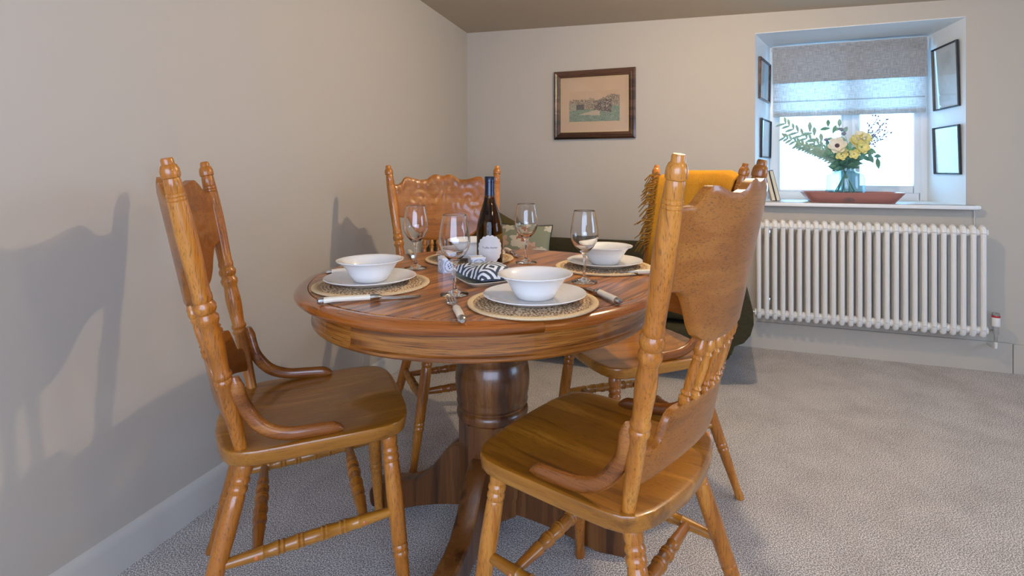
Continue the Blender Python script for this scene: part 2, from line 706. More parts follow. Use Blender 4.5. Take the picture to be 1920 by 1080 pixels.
frame_part('window_frame', -.452, .455, -.002, 1.024, .05, .07, .035, parent=win, ws=(.055, .045, .05, .05))
g = G()
g.box((.012, .035, .511), (.05, .066, .93), .004)
g.obj('mullion', upvc, win)
sl = frame_part('left_sash', -.397, -.012, .048, .974, .03, .05, .03, parent=win, ws=(.012, .012, .015, .03))
g = G()
g.box((-.2, .034, .51), (.365, .006, .9))
g.obj('pane', pane_m, sl, ang=0)
sr = frame_part('right_sash', .036, .411, .047, .974, .04, .06, .022, parent=win, ws=(.045, .036, .046, .04))
g = G()
g.box((.2265, .028, .51), (.3, .006, .86))
g.obj('pane', pane_m, sr, ang=0)
g = G()
g.box((.06, -.012, .5), (.016, .01, .06), .003)
g.tube([(.06, -.016, .5), (.06, -.035, .5), (.06, -.038, .48), (.06, -.038, .41)], [.006, .006, .007, .006], 8)
g.obj('window_handle', upvc, sr)

sill = thing('window_sill', None, None, WP(2.5, 0, ZS), WALL_ROT)
sill.name = 'trim_2'
tag(sill, kind='structure')
g = G()
g.box((.02, .19, -.011), (1.05, .5, .022), .004)
g.box((.02, -.022, -.011), (1.09, .05, .022), .006)
g.obj('sill_board', sill_m, sill)

# ------------------------------------------------------------------ blind
bl = thing('roman_blind', 'grey linen roman blind pulled halfway down the window', 'blind', WP(2.507, .33, 1.43), WALL_ROT)
W2 = .43
g = G()
g.box((0, .03, .455), (2 * W2, .03, .03), .003)
g.obj('headrail', upvc, bl)
# upper panel hangs in front; lower panel shows below it
pf = [(-.004, .462), (-.012, .44), (-.016, .36), (-.018, .29), (-.020, .228), (-.016, .219), (-.010, .226), (-.008, .3), (-.006, .44)]
g = G()
g.grid(lambda i, j: (-W2 + 2 * W2 * i / 12, pf[j][0] + .004 * math.sin(i * 1.1) * (j < 6), pf[j][1]), 13, len(pf))
g.obj('upper_fold', linen_m, bl, recalc=False)
pl2 = [(.012, .46), (.012, .2), (.010, .108), (.002, .104), (-.001, .1), (.010, .097), (.011, .042), (.000, .036), (-.004, .02), (-.004, .004), (.002, .0), (.008, .004), (.010, .03)]
g = G()
g.grid(lambda i, j: (-W2 + .006 + (2 * W2 - .012) * i / 12, pl2[j][0], pl2[j][1]), 13, len(pl2))
g.obj('lower_panel', linen_m, bl, recalc=False)
g = G()
g.box((W2 + .006, .02, .42), (.014, .03, .07), .003)
g.obj('side_bracket', upvc, bl)


# ------------------------------------------------------------------ pictures
def framed(name, label, w, h, fw, depth, fm, cat='picture', fillet=False, fn=None, pw=None, ph=None, pz=0.0, board=mat_board, nx=60, nz=40):
    """local x across, z up from bottom centre, faces -y; back at y=0"""
    r = thing(name, label, cat)
    steps = [(0, 0), (0, depth * .7), (fw * .25, depth), (fw * .5, depth * .8), (fw * .62, depth * .9), (fw, depth * .45), (fw, 0)]
    g = G()

    def corner(k, o, d):
        x = (-w / 2 + o, w / 2 - o)[k in (1, 2)]
        z = (o, h - o)[k in (2, 3)]
        return (x, -d, z)
    m = len(steps)
    for o_, d in steps:
        g.v += [corner(k, o_, d) for k in range(4)]
    for j in range(m - 1):
        for k in range(4):
            q_ = (k + 1) % 4
            g.f.append((j * 4 + k, j * 4 + q_, (j + 1) * 4 + q_, (j + 1) * 4 + k))
    fr = g.obj('frame', fm, r, ang=20)
    g = G()
    g.box((0, -depth * .15, h / 2), (w - 2 * fw + .002, depth * .2, h - 2 * fw + .002))
    g.obj('mount', board, r, ang=0)
    if fillet:
        g = G()
        iw, ih = w / 2 - fw, h / 2 - fw
        for x, z, sx, sz in ((-iw + .003, 0, .006, 2 * ih), (iw - .003, 0, .006, 2 * ih), (0, -ih + .003, 2 * iw, .006), (0, ih - .003, 2 * iw, .006)):
            g.box((x, -depth * .3, h / 2 + z), (sx, depth * .3, sz))
        g.obj('fillet', gilt, r, ang=0)
    if fn:
        g = G()
        g.grid(lambda i, j: (pw * (i / nx - .5), -depth * .265, pz + ph * j / nz), nx + 1, nz + 1)
        p = g.obj('print', print_m, r, ang=0)
        colour_faces(p, lambda c: fn(c.x / pw + .5, (c.z - pz) / ph))
    g = G()
    g.box((0, -depth * .36, h / 2), (w - 2 * fw, .001, h - 2 * fw))
    g.obj('glass', picture_glass, r, ang=0)
    return r


rn = random.Random(3)
SPK = [[rn.random() for _ in range(80)] for _ in range(60)]


def hunt(u, v):
    k = SPK[int(v * 47) % 60][int(u * 70) % 80]
    grass = ('#7d8a72', '#8b967c', '#6f7d66')[int(k * 2.99)]
    if v < .34 + .06 * math.sin(u * 5):
        c = grass
        if .18 < u < .62 and v > .25 - .1 * u and v < .2 + .42 * (u - .12):
            c = '#b8a386'
        return c
    top = .78 + .1 * math.sin(u * 9) * (u > .5) - .06 * (u < .4) + .05 * (k - .5)
    if v > top:
        return '#c5a584'
    if .02 < u < .14 and v < .6:
        return ('#a39a80', '#958c74')[k > .5]
    if .14 < u < .3 and v < .56:
        return ('#57524a', '#6a6256')[k > .5]
    if .5 < u < .84 and v < .72:
        return ('#4f4238', '#7b6a58', '#5e5246', '#a9967e')[int(k * 3.99)]
    if u > .84 and v < .5:
        return grass
    return ('#8c7a62', '#a08c72', '#746450', '#b49c80')[int(k * 3.99)]


pic = framed('framed_print', 'framed old hunting print in a dark brown frame on the back wall', .557, .464, .046, .028, frame_brown,
             fillet=True, fn=hunt, pw=.345, ph=.205, pz=.118, nx=70, nz=46)
pic.location = WP(.951, -.002, 1.291)
pic.rotation_euler = (0, 0, WALL_ROT)


def faded(seed):
    rr = random.Random(seed)
    bl_ = [(rr.random(), rr.random(), .08 + .2 * rr.random(), rr.random()) for _ in range(9)]

    def f(u, v):
        d = .86
        for x, y, r_, k in bl_:
            q_ = ((u - x) ** 2 + (v - y) ** 2) ** .5
            if q_ < r_:
                d -= .07 * k * (1 - q_ / r_) + .03
        d = max(.5, d)
        return (d * .78, d * .86, d * .88, 1)
    return f


def on_reveal(r, p0, p1, a, z, lean, flip):
    d = (p1 - p0).normalized()
    r.location = p0 + d * a + Vector((0, 0, z))
    ang = math.atan2(d.y, d.x)
    nrm = Vector((-d.y, d.x, 0))
    if flip:
        ang += PI
    r.rotation_euler = (lean, 0, ang)


LR0, LR1 = WP(1.952, 0), WP(2.075, .45)
RR0, RR1 = WP(3.012, 0), WP(2.965, .45)
# left reveal faces +s: local -y must point to +s
a = framed('small_picture', 'small brown framed picture high on the left side of the window recess', .31, .262, .014, .015, frame_brown, fn=faded(1), pw=.23, ph=.19, pz=.036, board=paper_w, nx=24, nz=24)
on_reveal(a, LR0, LR1, .235, 1.528, .02, False)
b_ = framed('small_picture', 'small slim framed picture low on the left side of the window recess', .29, .25, .010, .015, frame_black, fn=faded(2), pw=.23, ph=.19, pz=.03, board=paper_w, nx=24, nz=24)
on_reveal(b_, LR0, LR1, .272, 1.16, .02, False)
c_ = framed('small_picture', 'black framed faded drawing high on the right side of the window recess', .275, .37, .009, .015, frame_black, fn=faded(3), pw=.2, ph=.29, pz=.04, board=paper_w, nx=24, nz=30)
on_reveal(c_, RR0, RR1, .185, 1.435, .03, True)
d_ = framed('small_picture', 'black framed pale picture low on the right side of the window recess', .28, .278, .009, .015, frame_black, fn=faded(4), pw=.24, ph=.235, pz=.02, board=paper_w, nx=24, nz=24)
on_reveal(d_, RR0, RR1, .175, 1.055, .03, True)

# ------------------------------------------------------------------ window-sill things
tr = thing('boat_tray', 'long terracotta coloured metal tray with flared ends on the window sill', 'tray', WP(2.477, .085, ZS), WALL_ROT)
g = G()
rings = []
for (hx, hy, z) in ((.0, .0, .002), (.20, .085, .002), (.212, .09, .0), (.262, .115, .062), (.258, .112, .062), (.208, .086, .006), (.0, .0, .006)):
    ring = []
    for k in range(40):
        an = 2 * PI * k / 40
        cx, sy = math.cos(an), math.sin(an)
        e_ = .22
        ring.append((hx * math.copysign(abs(cx) ** e_, cx), hy * math.copysign(abs(sy) ** e_, sy), z))
    rings.append(ring)
g.grid(lambda i, j: rings[j][i], 40, len(rings), closed_u=True)
g.obj('tray_body', copper, tr, ang=40)

VZ = ZS + .006
vs = thing('glass_vase', 'wide pale glass jar vase with narrow neck standing in the tray', 'vase', WP(2.452, .085, VZ), WALL_ROT)
g = G()
g.lathe([(.0, .0), (.09, .0), (.1, .006), (.104, .02), (.104, .135), (.1, .158), (.085, .17), (.06, .175), (.052, .18), (.05, .2), (.053, .212),
         (.05, .212), (.047, .2), (.049, .178), (.06, .172), (.084, .166), (.097, .155), (.101, .134), (.101, .02), (.096, .008), (.0, .006)], 40)
g.obj('jar', vase_m, vs)
bq = thing('flower_bouquet', 'bouquet of cream and yellow flowers with trailing foliage in the glass jar', 'flowers', WP(2.452, .085, VZ + .008), WALL_ROT)
rq = random.Random(5)
for k in range(9):
    an = 2 * PI * k / 9 + .3
    b0 = Vector((.075 * math.cos(an), .055 * math.sin(an), .002))
    t0 = Vector((-.02 * math.cos(an), -.02 * math.sin(an), .2))
    G().tube([b0, (b0 + t0) / 2, t0, t0 + Vector((0, 0, .07))], .0032, 6).obj('stem', stem_m, bq)


def leaf(g, p, d, L, w, droop=.2):
    d = Vector(d).normalized()
    s = d.cross(Vector((0, .9, .3))).normalized()
    up = s.cross(d).normalized()
    vs_ = []
    for i in range(5):
        t = i / 4
        hw = w * math.sin(PI * (t * .9 + .06)) * (1 if i < 4 else 0.05)
        c = Vector(p) + d * (L * t) + Vector((0, 0, -droop * L * t * t))
        vs_ += [c - s * hw, c + up * (-.15 * w), c + s * hw]
    fs_ = []
    for i in range(4):
        fs_ += [(i * 3, i * 3 + 1, i * 3 + 4, i * 3 + 3), (i * 3 + 1, i * 3 + 2, i * 3 + 5, i * 3 + 4)]
    g.add(vs_, fs_)


def spray(pts, name, m, nl, L, w, both=True, parent=bq):
    path = smooth_path(pts, 6)
    g = G()
    g.tube(path, .0016, 5)
    for i in range(nl):
        t = .25 + .75 * i / max(1, nl - 1)
        k = min(len(path) - 2, int(t * (len(path) - 1)))
        p = path[k]
        d = (path[k + 1] - path[k]).normalized()
        sd = (-1) ** i
        side = Vector((-d.z, .35 * sd, d.x)) * sd
        leaf(g, p, d * .8 + side * .75 + Vector((0, rq.uniform(-.4, .4), 0)), L * rq.uniform(.8, 1.2), w * 1.45)
    return g.obj(name, m, parent, ang=60)


base = (0, 0, .2)
spray([base, (-.08, .0, .285), (-.2, .02, .37), (-.335, .0, .475)], 'foliage_spray', leaf_m, 26, .06, .006)
spray([base, (-.09, -.01, .27), (-.22, .0, .335), (-.335, .01, .385)], 'foliage_spray', leaf_m, 46, .042, .0055)
spray([base, (-.09, -.03, .255), (-.17, -.03, .30), (-.26, -.02, .335)], 'foliage_spray', leaf_m, 30, .042, .006)
spray([base, (-.06, .03, .28), (-.12, .03, .35), (-.19, .03, .42)], 'foliage_spray', leaf_m, 10, .07, .008)
spray([base, (-.03, .02, .3), (-.06, .02, .4), (-.09, .02, .445)], 'foliage_spray', leaf_d, 6, .06, .008)
spray([base, (.02, .02, .3), (.0, .02, .4), (-.03, .02, .44)], 'foliage_spray', leaf_m, 6, .06, .008)
spray([base, (.07, 0, .26), (.12, 0, .27), (.17, 0, .245)], 'foliage_spray', leaf_d, 6, .055, .009)
spray([base, (.05, -.03, .25), (.07, -.05, .28), (.1, -.06, .3)], 'foliage_spray', leaf_d, 8, .05, .01)
spray([base, (-.03, -.03, .25), (-.05, -.05, .27), (-.09, -.06, .29)], 'foliage_spray', leaf_d, 8, .05, .01)
spray([base, (.02, -.03, .24), (.0, -.05, .26), (.02, -.06, .3)], 'foliage_spray', leaf_d, 8, .05, .01)
g = G()
for k in range(80):
    an = rq.uniform(0, 2 * PI)
    d = Vector((math.cos(an), .7 * math.sin(an), rq.uniform(.0, 1.0)))
    leaf(g, (.02 * math.cos(an), .02 * math.sin(an), rq.uniform(.18, .26)), d, rq.uniform(.05, .10), .013)
g.obj('leaf_collar', leaf_d, bq, ang=60)
# airy twigs at the right
for tip in ((.2, .0, .455), (.17, .02, .48), (.15, -.02, .38), (.22, .0, .40)):
    pth = smooth_path([base, (tip[0] * .35, tip[1], .3), (tip[0] * .7, tip[1], .2 + (tip[2] - .2) * .7), tip], 6)
    g = G()
    g.tube(pth, .0021, 5)
    for i in range(10, len(pth)):
        for q_ in range(2):
            d = Vector((rq.uniform(-.6, 1), rq.uniform(-1, 1), rq.uniform(-.3, 1))).normalized()
            e0 = pth[i] + d * rq.uniform(.015, .035)
            g.tube([pth[i], e0], .0012, 4)
            g.lathe([(0, -.006), (.0062, 0), (0, .006)], 6, e0)
    g.obj('bud_twig', bud_m, bq)


def flower(c, face, r, m, cm, npet, name):
    """one flower: petals part with centre sub-part"""
    fz = Vector(face).normalized()
    q_ = Vector((0, 0, 1)).rotation_difference(fz).to_matrix()
    g = G()
    for ly, rr_, lift in ((0, r, .25), (1, r * .78, .6)):
        for k in range(npet):
            an = 2 * PI * (k + .5 * ly) / npet
            vs_ = []
            for i in range(5):
                t = i / 4
                hw = rr_ * .42 * math.sin(PI * (.12 + .76 * t))
                for sgn in (-1, 0, 1):
                    x = rr_ * (.12 + .88 * t)
                    y = sgn * hw
                    z = lift * rr_ * t * t + .1 * rr_ * abs(sgn)
                    vs_.append(Vector(c) + q_ @ Vector((x * math.cos(an) - y * math.sin(an), x * math.sin(an) + y * math.cos(an), z)))
            g.add(vs_, [f for i in range(4) for f in ((i * 3, i * 3 + 1, i * 3 + 4, i * 3 + 3), (i * 3 + 1, i * 3 + 2, i * 3 + 5, i * 3 + 4))])
    o = g.obj(name, m, bq, ang=60)
    if cm:
        G().lathe([(0, -.004), (r * .26, 0), (r * .22, .008), (0, .013)], 10, Vector(c) + fz * .004, Vector(c) + fz).obj('flower_centre', cm, o)
    return o


flower((-.055, -.07, .32), (-.15, -1, .25), .05, petal_w, centre_m, 6, 'anemone')
flower((-.035, -.075, .27), (0, -1, -.1), .036, petal_y, None, 5, 'yellow_flower')
flower((-.02, -.05, .305), (.3, -1, .2), .034, petal_y, None, 5, 'yellow_flower')
flower((.045, -.06, .345), (.1, -1, .5), .04, petal_y, None, 6, 'yellow_flower')
flower((.09, -.05, .36), (.4, -1, .4), .038, petal_y, None, 6, 'yellow_flower')
flower((.07, -.07, .31), (.2, -1, .1), .042, petal_y, None, 6, 'yellow_flower')
flower((.03, -.075, .27), (.0, -1, .0), .03, petal_y, None, 5, 'yellow_flower')
flower((.065, -.05, .375), (.0, -1, .6), .034, petal_w, None, 6, 'pale_flower')
for c in ((-.02, .0, .42), (-.005, .01, .395), (-.1, 0, .36), (-.075, -.03, .345), (.115, -.02, .335)):
    G().lathe([(0, -.012), (.013, -.004), (.014, .004), (0, .012)], 8, c).obj('thistle_head', bud_m, bq)

# leaning books
for k, (ds, w, h_, t_, m, lab) in enumerate(((0, .13, .195, .02, book_a, 'tan covered book leaning on the left of the window sill'),
                                              (.026, .125, .192, .022, book_b, 'slate blue book leaning against the tan one on the window sill'))):
    th = math.radians(-13)
    bk = thing('leaning_book', lab, 'book', WP(2.052 + ds, .115, ZS + .0005), WALL_ROT, group='books on the window sill')
    bk.rotation_euler = (0, th, WALL_ROT)
    # local: x thickness, y depth, z height
    g = G()
    g.box((t_ / 2 - t_ / 2 + .0015, 0, h_ / 2), (.003, w, h_))
    g.box((t_ - .0015, 0, h_ / 2), (.003, w, h_))
    g.box((t_ / 2, w / 2 - .0015, h_ / 2), (t_, .003, h_))
    g.obj('cover', m, bk, ang=0)
    g = G()
    g.box((t_ / 2, -.004, h_ / 2), (t_ - .006, w - .008, h_ - .008))
    g.obj('pages', pages_m, bk, ang=0)

# ------------------------------------------------------------------ radiator
rd = thing('column_radiator', 'white column radiator fixed on the wall under the window', 'radiator', WP(1.965, -.10, .203), WALL_ROT)
NCOL, PITCH = 26, .0432
g = G()
H0, H1 = .0, .582
yy = .019
for sy in (-1, 1):
    pth = [(0, sy * yy, H0 + .04), (0, sy * yy, H1 - .04)]
    g.tube(pth, .0128, 10)
for zc, sg in ((H1 - .04, 1), (H0 + .04, -1)):
    pth = []
    for k in range(7):
        an = PI * k / 6
        pth.append((0, -yy * math.cos(an), zc + sg * .03 * math.sin(an)))
    g.tube(pth, [.0128 + .003 * math.sin(PI * k / 6) for k in range(7)], 10, up=(1, 0, 0))
g.tube([(0, 0, H1 - .055), (0, 0, H1 - .01)], .0125, 8)
g.tube([(0, 0, H0 + .01), (0, 0, H0 + .055)], .0125, 8)
colm = g.obj('column', rad_m, rd)
for k in range(1, NCOL):
    c = colm.copy()
    COL.objects.link(c)
    c.parent = rd
    c.location = (k * PITCH, 0, 0)
for z in (H1 - .035, H0 + .036):
    g = G()
    pr = []
    L = (NCOL - 1) * PITCH
    pr.append((.0, -.022))
    pr.append((.021, -.022))
    for k in range(NCOL):
        x = k * PITCH
        pr += [(.021, x - .008), (.021, x + .008)]
        if k < NCOL - 1:
            pr += [(.019, x + .0125), (.0225, x + PITCH / 2), (.019, x + PITCH - .0125)]
    pr += [(.021, L + .022), (0, L + .022)]
    g.lathe(pr, 12, (0, 0, z), (1, 0, z))
    g.obj('header', rad_m, rd)
vx = (NCOL - 1) * PITCH + .02
g = G()
g.tube([(vx, 0, .036), (vx + .04, 0, .036)], .008, 10)
g.tube([(vx + .04, 0, .02), (vx + .04, 0, .062)], .013, 10)
g.tube([(vx + .04, 0, -.02), (vx + .04, 0, .02)], .0085, 10)
vb = g.obj('valve_body', chrome, rd)
g = G()
g.lathe([(.0165, 0), (.018, .004), (.018, .046), (.0165, .05)], 18, (vx + .04, 0, .062))
vh = g.obj('valve_head', rad_m, rd)
G().lathe([(.0182, 0), (.0186, .002), (.0186, .007), (.0182, .009)], 18, (vx + .04, 0, .108), caps=False).obj('red_ring', red_m, vh)
G().lathe([(.0165, 0), (.017, .003), (.017, .012), (.014, .016)], 18, (vx + .04, 0, .116)).obj('valve_cap', steel, vh)
g = G()
g.tube([(vx + .04, 0, -.02), (vx + .04, .003, -.05), (vx + .04, .03, -.055), (vx + .04, .096, -.055)], .0075, 8)
g.obj('feed_pipe', rad_m, rd)
g = G()
g.tube([(-.02, 0, .036), (-.05, 0, .036)], .008, 10)
g.tube([(-.05, 0, .02), (-.05, 0, .07)], .012, 10)
g.tube([(-.05, 0, .02), (-.05, .003, -.05), (-.05, .03, -.055), (-.05, .096, -.055)], .0075, 8)
g.obj('return_valve', chrome, rd)
for x in (PITCH * 1.5, PITCH * 12.5):
    g = G()
    g.box((x, .07, .5), (.012, .06, .05), .002)
    g.box((x, .07, .09), (.012, .06, .05), .002)
    g.obj('wall_bracket', steel, rd)

g = G()
g.tube([WP(3.047, -.004, .866), WP(3.049, -.005, .82), WP(3.05, -.004, .74), WP(3.05, -.004, .3)], .0025, 6)
tag(g.obj('wall_cable', cable_m), 'thin white cable running down the wall from the right end of the sill', 'cable')

# ------------------------------------------------------------------ sofa with cushions
sf = thing('loveseat', 'dark olive velvet sofa with rounded arms along the back wall', 'sofa', WP(.985, -.40, 0), WALL_ROT)
# local x along wall, -y into room
g = G()
g.box((0, 0, .21), (1.62, .66, .16), .03, 3)
g.obj('base', olive, sf)
g = G()
g.box((0, .27, .45), (1.56, .2, .36), .07, 4)
g.obj('backrest', olive, sf)
for sx in (-1, 1):
    g = G()
    g.box((sx * .36, -.06, .39), (.7, .5, .17), .05, 3)
    g.obj('seat_cushion', olive, sf)
    g = G()
    # rolled arm
    pr = [(sx * (.72), .17), (sx * .815, .17), (sx * .83, .215), (sx * .872, .235), (sx * .902, .275), (sx * .917, .33), (sx * .915, .39), (sx * .9, .445), (sx * .872, .50), (sx * .83, .54), (sx * .78, .55), (sx * .74, .52), (sx * .72, .45)]
    if sx < 0:   # the arm in the room corner stands taller
        pr = [(x, .17 + (z - .17) * 1.34) for x, z in pr]
    vs_ = [(x, y, z) for y in (-.33 - .04 * (sx < 0), .36) for x, z in pr]
    n_ = len(pr)
    fs_ = [tuple(range(n_)), tuple(range(2 * n_ - 1, n_ - 1, -1))] + [(i, (i + 1) % n_, n_ + (i + 1) % n_, n_ + i) for i in range(n_)]
    g.add(vs_, fs_)
    g.obj('arm', olive, sf, ang=50)
    for sy in (-1, 1):
        G().lathe([(.014, 0), (.022, .15)], 10, (sx * .68, sy * .25, 0)).obj('leg', dark_m, sf)


def pillow(w, h, d, n=22, edge=.002):
    """in local xz plane, bulging in y"""
    g = G()
    for sg in (-1, 1):
        def fn(i, j, sg=sg):
            u, v = 2 * i / (n - 1) - 1, 2 * j / (n - 1) - 1
            bulge = (max(0, 1 - u * u) ** .45) * (max(0, 1 - v * v) ** .45)
            px = w / 2 * u * (1 - .07 * (1 - v * v) ** 1 * abs(u) ** 2)
            pz = h / 2 * v * (1 - .07 * (1 - u * u) * abs(v) ** 2)
            return (px, sg * (edge + d / 2 * bulge), pz + h / 2)
        g.grid(fn, n, n)
    return g


FL = []
rf = random.Random(11)
for k in range(30):
    FL.append((rf.uniform(-.2, .2), rf.uniform(0, .3), rf.uniform(.02, .05), rf.uniform(.5, 1.1), rf.choice(['#b58f76', '#c9a58c', '#c9bfa8', '#d2c8b2', '#3f4a40', '#2f3a36', '#8a8a68', '#a8725a'])))


def floral(c):
    col = '#8d9078'
    for x, z, r_, a_, h_ in FL:
        dx, dz = c.x - x, (c.z - z) / a_
        an = math.atan2(dz, dx)
        if math.hypot(dx, dz) < r_ * (1 + .3 * math.cos(5 * an + x * 40)):
            col = h_
    if math.hypot(c.x - .12, (c.z - .09) * 1.4) < .05 or math.hypot(c.x + .06, (c.z - .07) * 1.4) < .05:
        col = '#c9bfaa'
    return col


cu = thing('floral_cushion', 'sage green cushion with pink and cream flowers and black piping on the sofa', 'cushion', WP(.60, -.46, .478), WALL_ROT)
cu.rotation_euler = (math.radians(-14), 0, WALL_ROT)
fo = pillow(.36, .27, .12, 44).obj('cover', floral_m, cu, ang=60)
colour_faces(fo, floral)
g = G()
pp = []
for k in range(80):
    t = k / 80 * 4
    sd, f_ = int(t), t % 1
    u, v = [(-1 + 2 * f_, -1), (1, -1 + 2 * f_), (1 - 2 * f_, 1), (-1, 1 - 2 * f_)][sd]
    pp.append((.18 * u * (1 - .07 * (1 - v * v)), 0, .135 + .135 * v * (1 - .07 * (1 - u * u))))
pp.append(pp[0])
g.tube(pp, .004, 6, up=(0, 1, 0))
g.obj('piping', piping_m, cu)
cu2 = thing('olive_cushion', 'plain olive cushion standing on its corner behind the wine bottle', 'cushion', WP(.385, -.33, .478), WALL_ROT)
cu2.rotation_euler = (math.radians(-12), math.radians(24), WALL_ROT)
pillow(.36, .30, .12).obj('cover', olive_cush, cu2, ang=60)

# ------------------------------------------------------------------ table
TX, TY, TR, TZ = -.145, 1.599, .534, .76
TROT = math.radians(56)
tb = thing('pedestal_table', 'round oak pedestal dining table laid for four', 'table', (TX, TY, 0), TROT)
g = G()
g.lathe([(0, TZ - .026), (.498, TZ - .026), (.499, TZ - .004), (.497, TZ), (0, TZ)], 96)
g.obj('tabletop', tab_top, tb)
G().lathe([(.4975, TZ - .02), (.5005, TZ - .02), (.5005, TZ - .0025), (.4975, TZ - .0025)], 96, caps=False).obj('groove', groove_m, tb)
NSEG = 6
for k in range(NSEG):
    g = G()
    a0, a1 = 2 * PI * k / NSEG + .012 + .9, 2 * PI * (k + 1) / NSEG + .0115 + .9
    pr = [(.5, TZ - .024), (.5, TZ - .001), (.503, TZ), (.514, TZ - .0008), (.524, TZ - .004), (.531, TZ - .010), (.534, TZ - .016), (.532, TZ - .022), (.526, TZ - .027), (.5, TZ - .028)]
    na = 18

    def fn(i, j, a0=a0, a1=a1):
        an = a0 + (a1 - a0) * j / (na - 1)
        r_, z = pr[i]
        return (r_ * math.cos(an), r_ * math.sin(an), z)
    g.grid(fn, len(pr), na, closed_u=True)
    g.f.append(tuple(range(len(pr))))
    g.f.append(tuple(range(len(pr) * (na - 1), len(pr) * na)))
    g.obj('rim_segment', tab_rim, tb)
g = G()
g.lathe([(.470, .664), (.488, .664), (.491, .668), (.491, .674), (.487, .678), (.487, .734), (.470, .734), (.470, .664)], 96, caps=False)
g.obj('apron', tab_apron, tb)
PX = Vector((.018, 0, 0))
PX.rotate(Matrix.Rotation(-TROT, 3, 'Z'))
g = G()
g.lathe([(.16, .70), (.16, .734)], 32, PX)
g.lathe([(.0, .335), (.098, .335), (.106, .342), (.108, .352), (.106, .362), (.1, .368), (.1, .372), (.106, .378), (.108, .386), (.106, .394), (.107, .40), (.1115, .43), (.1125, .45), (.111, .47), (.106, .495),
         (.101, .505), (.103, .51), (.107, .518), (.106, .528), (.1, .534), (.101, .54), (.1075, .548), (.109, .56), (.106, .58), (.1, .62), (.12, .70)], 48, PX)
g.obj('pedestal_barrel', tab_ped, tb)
g = G()
g.lathe([(.0, .055), (.088, .055), (.094, .062), (.094, .1), (.1, .12), (.102, .335), (.0, .335)], 8, PX, phase=PI / 8 - TROT + math.radians(163.6))
g.obj('pedestal_hub', tab_ped, tb, ang=25)
ft_top = [(.085, .245), (.115, .24), (.14, .222), (.17, .185), (.2, .145), (.235, .114), (.275, .097), (.32, .091), (.365, .085), (.395, .072), (.41, .05), (.408, .02), (.396, .0)]
ft_bot = [(.085, .06), (.12, .055), (.15, .05), (.18, .044), (.21, .036), (.24, .028), (.27, .018), (.3, .008), (.33, .0), (.35, .0), (.365, .0), (.38, .0), (.392, .0)]
for k in range(4):
    g = G()
    an = math.radians(163.6 + 90 * k) - TROT
    rings = []
    hw = .029
    for (r0, z0), (r1, z1) in zip(ft_top, ft_bot):
        b_e = .006
        rings.append([(r0, -hw + b_e, z0), (r0, hw - b_e, z0), (r0, hw, z0 - b_e), (r1, hw, z1 + .001), (r1, hw - .003, z1), (r1, -hw + .003, z1), (r1, -hw, z1 + .001), (r0, -hw, z0 - b_e)])
    m4 = Matrix.Translation(PX) @ Matrix.Rotation(an, 4, 'Z')
    vs_ = [m4 @ Vector(p) for r_ in rings for p in r_]
    nr = 8
    fs_ = [(j * nr + i, j * nr + (i + 1) % nr, (j + 1) * nr + (i + 1) % nr, (j + 1) * nr + i) for j in range(len(rings) - 1) for i in range(nr)]
    fs_ += [tuple(reversed(range(nr))), tuple(range((len(rings) - 1) * nr, len(rings) * nr))]
    g.add(vs_, fs_)
    g.obj('foot', tab_ped, tb, ang=40)

# ------------------------------------------------------------------ chairs
CZ, CH = .470, 1.096
WB, WT, UB, UT = .178, .249, .150, .272


def back_pt(s, z, bow, off=0.0):
    t = (z - CZ) / (CH - CZ)
    w = WB + (WT - WB) * t
    return Vector((-(UB + (UT - UB) * t) - bow * (1 - s * s) + off, s * w, z))


def board(g, ztop, zbot, bow, thick, ns, nz, smax, relief=None):
    th = thick / 2

    def P(i, j, side):
        s = -smax + 2 * smax * i / (ns - 1)
        z0, z1 = zbot(abs(s)), ztop(abs(s))
        q = j / (nz - 1)
        z = z0 + (z1 - z0) * q
        o = side * th
        if side > 0 and relief:
            o += relief(s, z, z1, z0)
        if j == 0 or j == nz - 1:
            o *= .72
        return back_pt(s, z, bow, o)
    front = [P(i, j, 1) for j in range(nz) for i in range(ns)]
    rear = [P(i, j, -1) for j in range(nz) for i in range(ns)]
    n_ = ns * nz
    fs_ = []
    for j in range(nz - 1):
        for i in range(ns - 1):
            a = j * ns + i
            fs_.append((a, a + 1, a + ns + 1, a + ns))
            fs_.append((n_ + a, n_ + a + ns, n_ + a + ns + 1, n_ + a + 1))
    for i in range(ns - 1):
        fs_.append((i, n_ + i, n_ + i + 1, i + 1))
        a = (nz - 1) * ns + i
        fs_.append((a, a + 1, n_ + a + 1, n_ + a))
    for j in range(nz - 1):
        a = j * ns
        fs_.append((a, a + ns, n_ + a + ns, n_ + a))
        a = j * ns + ns - 1
        fs_.append((a, n_ + a, n_ + a + ns, a + ns))
    g.add(front + rear, fs_)


CT = [(0, 1.050), (.05, 1.052), (.1, 1.057), (.16, 1.057), (.22, 1.050), (.28, 1.038), (.36, 1.033), (.46, 1.034), (.56, 1.040), (.64, 1.046), (.70, 1.047), (.74, 1.041), (.80, 1.022), (.85, 1.014), (1, 1.013)]
CB = [(0, .765), (.38, .766), (.5, .772), (.6, .785), (.66, .803), (.72, .832), (.78, .858), (.84, .870), (.9, .873), (1, .873)]
RT = [(0, .652), (.6, .65), (.68, .646), (.73, .634), (.76, .606), (.79, .588), (.85, .582), (1, .578)]
RB = [(0, .546), (.3, .544), (.6, .536), (.8, .526), (1, .516)]


